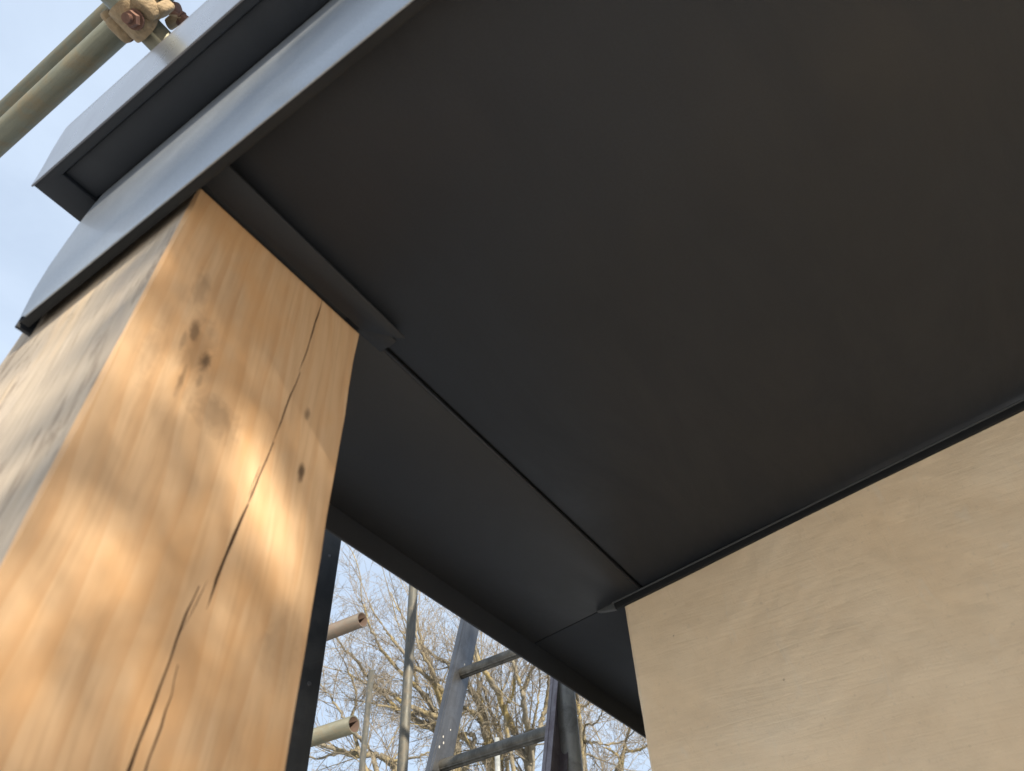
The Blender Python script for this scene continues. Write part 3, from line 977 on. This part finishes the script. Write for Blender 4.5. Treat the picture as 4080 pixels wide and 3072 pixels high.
LABELS = {
 'T2': "bare tree of tall upright stems seen between the ladder rungs",
 'T1': "bare tree with thick yellow-lichened limbs fanning left from behind the ladder",
 'T5': "bare tree with one leaning yellow stem crossing behind the ladder's left side",
 'T6': "bare tree whose long thin branches sweep up left behind the tall upright tube",
 'T7': "low bare tree of near level twiggy branches at the bottom of the gap",
 'T3': "bare tree with an orange-lichened stem just right of the thick pale tube",
 'T4': "bare tree with forked leaning trunk next to the rendered wall's edge",
}
for key, limbs in TREES.items():
    rs = random.Random(sum(map(ord, key)) * 13)
    b = Vector(limbs[0][1][0])
    foot_t = Vector((b.x + rs.uniform(-.2, .2), b.y + rs.uniform(-.2, .2), 0))
    root = thing("bare_tree", LABELS[key], "tree", foot_t, group="bare trees beyond the roof edge")
    thick, thin, trunk = Wood(), Wood(), Wood()
    fork = Vector((b.x, b.y, min(l[1][0][2] for l in limbs) - .9)) - foot_t
    rt = sum(l[0] ** 2 for l in limbs) ** .5 * 1.05
    trunk.tube([Vector((0, 0, -.1)), Vector((0, 0, .3)), fork * .5, fork, fork + Vector((0, 0, .25))], [rt * 1.6, rt * 1.15, rt, rt * .85, rt * .4], 14)
    for li, (r, pts) in enumerate(limbs):
        P = [Vector(p) - foot_t for p in pts]
        # depth wander so that the crown has real thickness
        away = Vector((.60, .36, .2))
        for i in range(len(P)):
            P[i] = P[i] + away * (rs.uniform(-.10, .10) + .35 * math.sin(i * .7 + li * 1.9) * min(1, i / 3))
        if li == 0 or (pts[0][2] < b.z + .8):
            if (P[0] - fork).length > .15 and (P[0] - fork).length < 3.2:
                P = [fork, fork.lerp(P[0], .5) + Vector((0, 0, -.05))] + P
        path = smooth_path(P, 5, .012, rs)
        n = len(path)
        radii = [max(.009, r * .76 * (1 - .78 * (i / (n - 1)) ** .9)) * (1 + .07 * math.sin(i * 1.7)) for i in range(n)]
        (trunk if r > .07 else thick).tube(path, radii, 9)
        # side branches
        total = sum((path[i + 1] - path[i]).length for i in range(n - 1))
        cnt = int(total * 4.3)
        for c in range(cnt):
            t = rs.uniform(.10, 1.0)
            i = min(n - 2, int(t * (n - 1)))
            d = (path[i + 1] - path[i]).normalized()
            ax = d.orthogonal().normalized()
            ax.rotate(Quaternion(d, rs.uniform(0, 2 * math.pi)))
            nd = d.copy()
            nd.rotate(Quaternion(ax, math.radians(rs.uniform(26, 60))))
            grow(rs, path[i], nd, rs.uniform(.55, 1.35) * (1.1 - .4 * t), max(.006, radii[i] * rs.uniform(.2, .36)), 2, thick, thin, .035)
        d = (path[-1] - path[-3]).normalized()
        grow(rs, path[-1], d, 1.0, radii[-1], 2, thick, thin, .03)
    trunk.build("trunk", BARK, root)
    thick.build("branches", BARK, root)
    thin.build("crown", TWIG, root)

# ------------------------------------------------------------------ tree behind the photographer, whose shade dapples the post
AIM = Vector((.22, .37, 1.90))
cc = AIM + SUN_DIR * 4.2
SIDE = Vector((-SUN_DIR.y, SUN_DIR.x, 0)).normalized() * .85
TP = Vector((cc.x, cc.y, 0)) + SIDE
dt = thing("evergreen_tree", "loose leafy evergreen tree behind the camera, unseen, its foliage shaped to dapple the post", "tree", TP)
rs = random.Random(21)
tw, lf = Wood(), bmesh.new()
tw.tube([Vector((0, 0, -.1)), Vector((.03, 0, 1.5)), Vector((-.05, .04, 3.2)), Vector((0, 0, cc.z + 1.4))], [.16, .13, .10, .03], 12)
LEAF = plain("evergreen_leaf", (.06, .085, .03), .5, 0, .3, 20)
LV, LF = [], []
RC = 1.5
DAPPLE_CLUMPS = [(0.112, 1.626, 0.03), (0.116, 1.662, 0.03), (0.115, 1.692, 0.03), (0.101, 1.712, 0.03), (0.119, 1.748, 0.03), (0.118, 1.766, 0.03), (0.109, 1.8, 0.03), (0.111, 1.839, 0.03), (0.1, 1.861, 0.03), (0.106, 1.909, 0.03), (0.115, 1.922, 0.03), (0.103, 1.98, 0.03), (0.117, 2.016, 0.03), (0.104, 2.066, 0.03), (0.117, 2.08, 0.03), (0.119, 2.117, 0.03), (0.114, 2.14, 0.03), (0.119, 2.183, 0.03), (0.119, 2.218, 0.03), (0.106, 2.237, 0.03), (0.103, 2.262, 0.03), (0.13, 1.615, 0.03), (0.141, 1.639, 0.03), (0.143, 1.678, 0.03), (0.135, 1.721, 0.03), (0.139, 1.74, 0.03), (0.139, 1.78, 0.03), (0.13, 1.817, 0.014), (0.129, 1.875, 0.03), (0.136, 1.901, 0.03), (0.129, 1.919, 0.03), (0.133, 1.972, 0.014), (0.136, 2.055, 0.03), (0.145, 2.076, 0.03), (0.131, 2.174, 0.03), (0.141, 2.219, 0.03), (0.136, 2.25, 0.03), (0.14, 2.266, 0.03), (0.164, 1.612, 0.03), (0.16, 1.643, 0.03), (0.172, 1.694, 0.03), (0.161, 1.702, 0.03), (0.178, 1.745, 0.03), (0.166, 1.769, 0.03), (0.17, 1.814, 0.03), (0.167, 1.835, 0.014), (0.168, 1.907, 0.03), (0.161, 1.936, 0.03), (0.177, 1.964, 0.03), (0.174, 1.983, 0.03), (0.164, 2.053, 0.03), (0.178, 2.093, 0.03), (0.178, 2.115, 0.03), (0.168, 2.153, 0.03), (0.168, 2.173, 0.03), (0.166, 2.201, 0.03), (0.166, 2.252, 0.03), (0.177, 2.274, 0.03), (0.197, 1.616, 0.03), (0.189, 1.646, 0.03), (0.203, 1.691, 0.03), (0.194, 1.72, 0.03), (0.202, 1.749, 0.03), (0.2, 1.781, 0.03), (0.194, 1.811, 0.03), (0.193, 1.837, 0.03), (0.202, 1.873, 0.014), (0.206, 1.903, 0.03), (0.199, 1.918, 0.03), (0.198, 1.955, 0.03), (0.203, 2.027, 0.03), (0.203, 2.05, 0.03), (0.2, 2.091, 0.03), (0.204, 2.112, 0.03), (0.204, 2.156, 0.03), (0.201, 2.189, 0.03), (0.206, 2.209, 0.03), (0.198, 2.232, 0.03), (0.204, 2.281, 0.03), (0.226, 1.625, 0.03), (0.23, 1.657, 0.03), (0.219, 1.689, 0.03), (0.228, 1.717, 0.03), (0.224, 1.747, 0.03), (0.231, 1.778, 0.03), (0.219, 1.836, 0.03), (0.229, 1.861, 0.03), (0.23, 1.902, 0.03), (0.217, 1.929, 0.03), (0.221, 1.95, 0.014), (0.222, 1.984, 0.014), (0.217, 2.022, 0.03), (0.224, 2.057, 0.03), (0.228, 2.079, 0.03), (0.234, 2.104, 0.03), (0.224, 2.142, 0.03), (0.224, 2.169, 0.03), (0.233, 2.206, 0.03), (0.217, 2.243, 0.03), (0.218, 2.272, 0.03), (0.252, 1.622, 0.03), (0.264, 1.659, 0.03), (0.253, 1.69, 0.03), (0.258, 1.71, 0.03), (0.248, 1.746, 0.03), (0.256, 1.786, 0.03), (0.264, 1.809, 0.03), (0.252, 1.846, 0.03), (0.256, 1.902, 0.03), (0.251, 2.034, 0.03), (0.253, 2.065, 0.03), (0.263, 2.087, 0.03), (0.25, 2.128, 0.03), (0.255, 2.145, 0.03), (0.251, 2.19, 0.03), (0.255, 2.204, 0.03), (0.255, 2.231, 0.03), (0.257, 2.27, 0.03), (0.28, 1.627, 0.03), (0.291, 1.639, 0.03), (0.285, 1.677, 0.03), (0.293, 1.72, 0.03), (0.279, 1.738, 0.03), (0.277, 1.787, 0.03), (0.28, 1.809, 0.03), (0.283, 1.84, 0.03), (0.286, 1.874, 0.03), (0.276, 1.905, 0.03), (0.281, 1.998, 0.03), (0.286, 2.012, 0.03), (0.279, 2.053, 0.03), (0.292, 2.094, 0.03), (0.285, 2.104, 0.03), (0.29, 2.145, 0.03), (0.286, 2.183, 0.03), (0.287, 2.209, 0.03), (0.292, 2.237, 0.03), (0.282, 2.279, 0.03), (0.307, 1.615, 0.03), (0.32, 1.641, 0.03), (0.32, 1.687, 0.03), (0.312, 1.708, 0.03), (0.319, 1.754, 0.03), (0.306, 1.774, 0.03), (0.314, 1.806, 0.03), (0.31, 1.829, 0.03), (0.315, 1.875, 0.03), (0.304, 1.893, 0.03), (0.319, 1.937, 0.03), (0.316, 1.95, 0.03), (0.317, 2.003, 0.03), (0.323, 2.028, 0.03), (0.304, 2.062, 0.03), (0.307, 2.088, 0.03), (0.322, 2.121, 0.03), (0.306, 2.142, 0.03), (0.321, 2.17, 0.03), (0.315, 2.207, 0.03), (0.306, 2.243, 0.03), (0.304, 2.262, 0.03), (0.34, 1.61, 0.03), (0.333, 1.653, 0.03), (0.347, 1.691, 0.03), (0.335, 1.711, 0.03), (0.338, 1.746, 0.03), (0.342, 1.786, 0.03), (0.339, 1.795, 0.03), (0.346, 1.829, 0.03), (0.345, 1.868, 0.03), (0.35, 1.9, 0.03), (0.344, 1.924, 0.03), (0.343, 1.955, 0.03), (0.347, 1.992, 0.03), (0.335, 2.017, 0.03), (0.339, 2.06, 0.03), (0.336, 2.09, 0.03), (0.345, 2.106, 0.03), (0.345, 2.137, 0.03), (0.334, 2.18, 0.03), (0.337, 2.218, 0.03), (0.342, 2.236, 0.03), (0.348, 2.26, 0.03), (0.123, 2.165, 0.014), (0.117, 2.15, 0.016), (0.111, 2.148, 0.013), (0.129, 2.155, 0.014), (0.125, 2.15, 0.016), (0.135, 2.154, 0.014), (0.129, 2.149, 0.016), (0.123, 2.139, 0.013), (0.142, 2.153, 0.014), (0.136, 2.142, 0.016), (0.15, 2.15, 0.014), (0.143, 2.141, 0.016), (0.136, 2.134, 0.013), (0.157, 2.147, 0.014), (0.148, 2.142, 0.016), (0.16, 2.145, 0.014), (0.155, 2.133, 0.016), (0.149, 2.127, 0.013), (0.167, 2.14, 0.014), (0.164, 2.136, 0.016), (0.176, 2.139, 0.014), (0.167, 2.132, 0.016), (0.16, 2.122, 0.013), (0.183, 2.134, 0.014), (0.174, 2.129, 0.016), (0.188, 2.135, 0.014), (0.181, 2.127, 0.016), (0.174, 2.12, 0.013), (0.198, 2.134, 0.014), (0.192, 2.124, 0.016), (0.204, 2.129, 0.014), (0.198, 2.124, 0.016), (0.189, 2.114, 0.013), (0.212, 2.124, 0.014), (0.201, 2.117, 0.016), (0.215, 2.121, 0.014), (0.208, 2.113, 0.016), (0.203, 2.109, 0.013), (0.224, 2.118, 0.014), (0.216, 2.109, 0.016), (0.232, 2.119, 0.014), (0.223, 2.106, 0.016), (0.217, 2.101, 0.013), (0.239, 2.11, 0.014), (0.228, 2.106, 0.016), (0.248, 2.112, 0.014), (0.236, 2.1, 0.016), (0.231, 2.096, 0.013), (0.252, 2.108, 0.011200000000000002), (0.244, 2.095, 0.0128), (0.262, 2.101, 0.011200000000000002), (0.25, 2.096, 0.0128), (0.241, 2.087, 0.0104), (0.266, 2.1, 0.011200000000000002), (0.259, 2.094, 0.0128), (0.273, 2.098, 0.011200000000000002), (0.269, 2.094, 0.0128), (0.257, 2.082, 0.0104), (0.283, 2.097, 0.011200000000000002), (0.273, 2.088, 0.0128), (0.292, 2.089, 0.011200000000000002), (0.283, 2.082, 0.0128), (0.27, 2.077, 0.0104), (0.299, 2.088, 0.011200000000000002), (0.29, 2.081, 0.0128)]
for i in range(len(DAPPLE_CLUMPS) + 110):
    while True:
        q = Vector((rs.uniform(-1, 1), rs.uniform(-1, 1), rs.uniform(-1, 1)))
        if q.length < 1:
            break
    c = q * RC + Vector((0, 0, cc.z)) - SIDE * rs.uniform(0, 1)
    if i < len(DAPPLE_CLUMPS):                      # leaf clumps placed up-sun of the post to shape its dapple
        c = Vector((DAPPLE_CLUMPS[i][0], .368, DAPPLE_CLUMPS[i][1])) + SUN_DIR * rs.uniform(2.9, 3.7) - TP
    w_ = c + TP - AIM
    if i >= len(DAPPLE_CLUMPS) and (w_ - SUN_DIR * w_.dot(SUN_DIR)).length < .34:
        continue
    if rs.random() < (.12 if i < len(DAPPLE_CLUMPS) else .5):
        s0 = Vector((0, 0, max(1.0, c.z - .35 - c.xy.length * .5)))
        tw.tube([s0, s0.lerp(c, .5) + Vector((0, 0, .08)), c], [.016, .008, .004], 4)
    R0 = DAPPLE_CLUMPS[i][2] if i < len(DAPPLE_CLUMPS) else rs.uniform(.05, .13)
    for k in range(int(40 * (R0 / .1) ** 2) if i >= len(DAPPLE_CLUMPS) else int(38 * (R0 / .03) ** 2)):
        o_ = Vector((rs.gauss(0, 1), rs.gauss(0, 1), rs.gauss(0, .8))) * R0 * .55
        u = Vector((rs.gauss(0, 1), rs.gauss(0, 1), rs.gauss(0, 1))).normalized()
        w = u.orthogonal().normalized()
        w.rotate(Quaternion(u, rs.uniform(0, 6.28)))
        s = rs.uniform(.018, .034) if i >= len(DAPPLE_CLUMPS) else rs.uniform(.007, .012)
        p = c + o_
        b0 = len(LV)
        nn = u.cross(w) * s * .25
        for a_, b_, h_ in ((-1, 0, 0), (0, -.42, 1), (1.1, 0, 0), (0, .42, 1)):
            t_ = p + u * s * a_ + w * s * b_ + nn * h_
            LV.append((t_.x, t_.y, t_.z))
        LF.append((b0, b0 + 1, b0 + 2, b0 + 3))
tw.build("trunk", BARK, dt)
lm = bpy.data.meshes.new("crown")
lm.from_pydata(LV, [], LF)
lm.materials.append(LEAF)
lo = bpy.data.objects.new("crown", lm)
COL.objects.link(lo)
lo.parent = dt
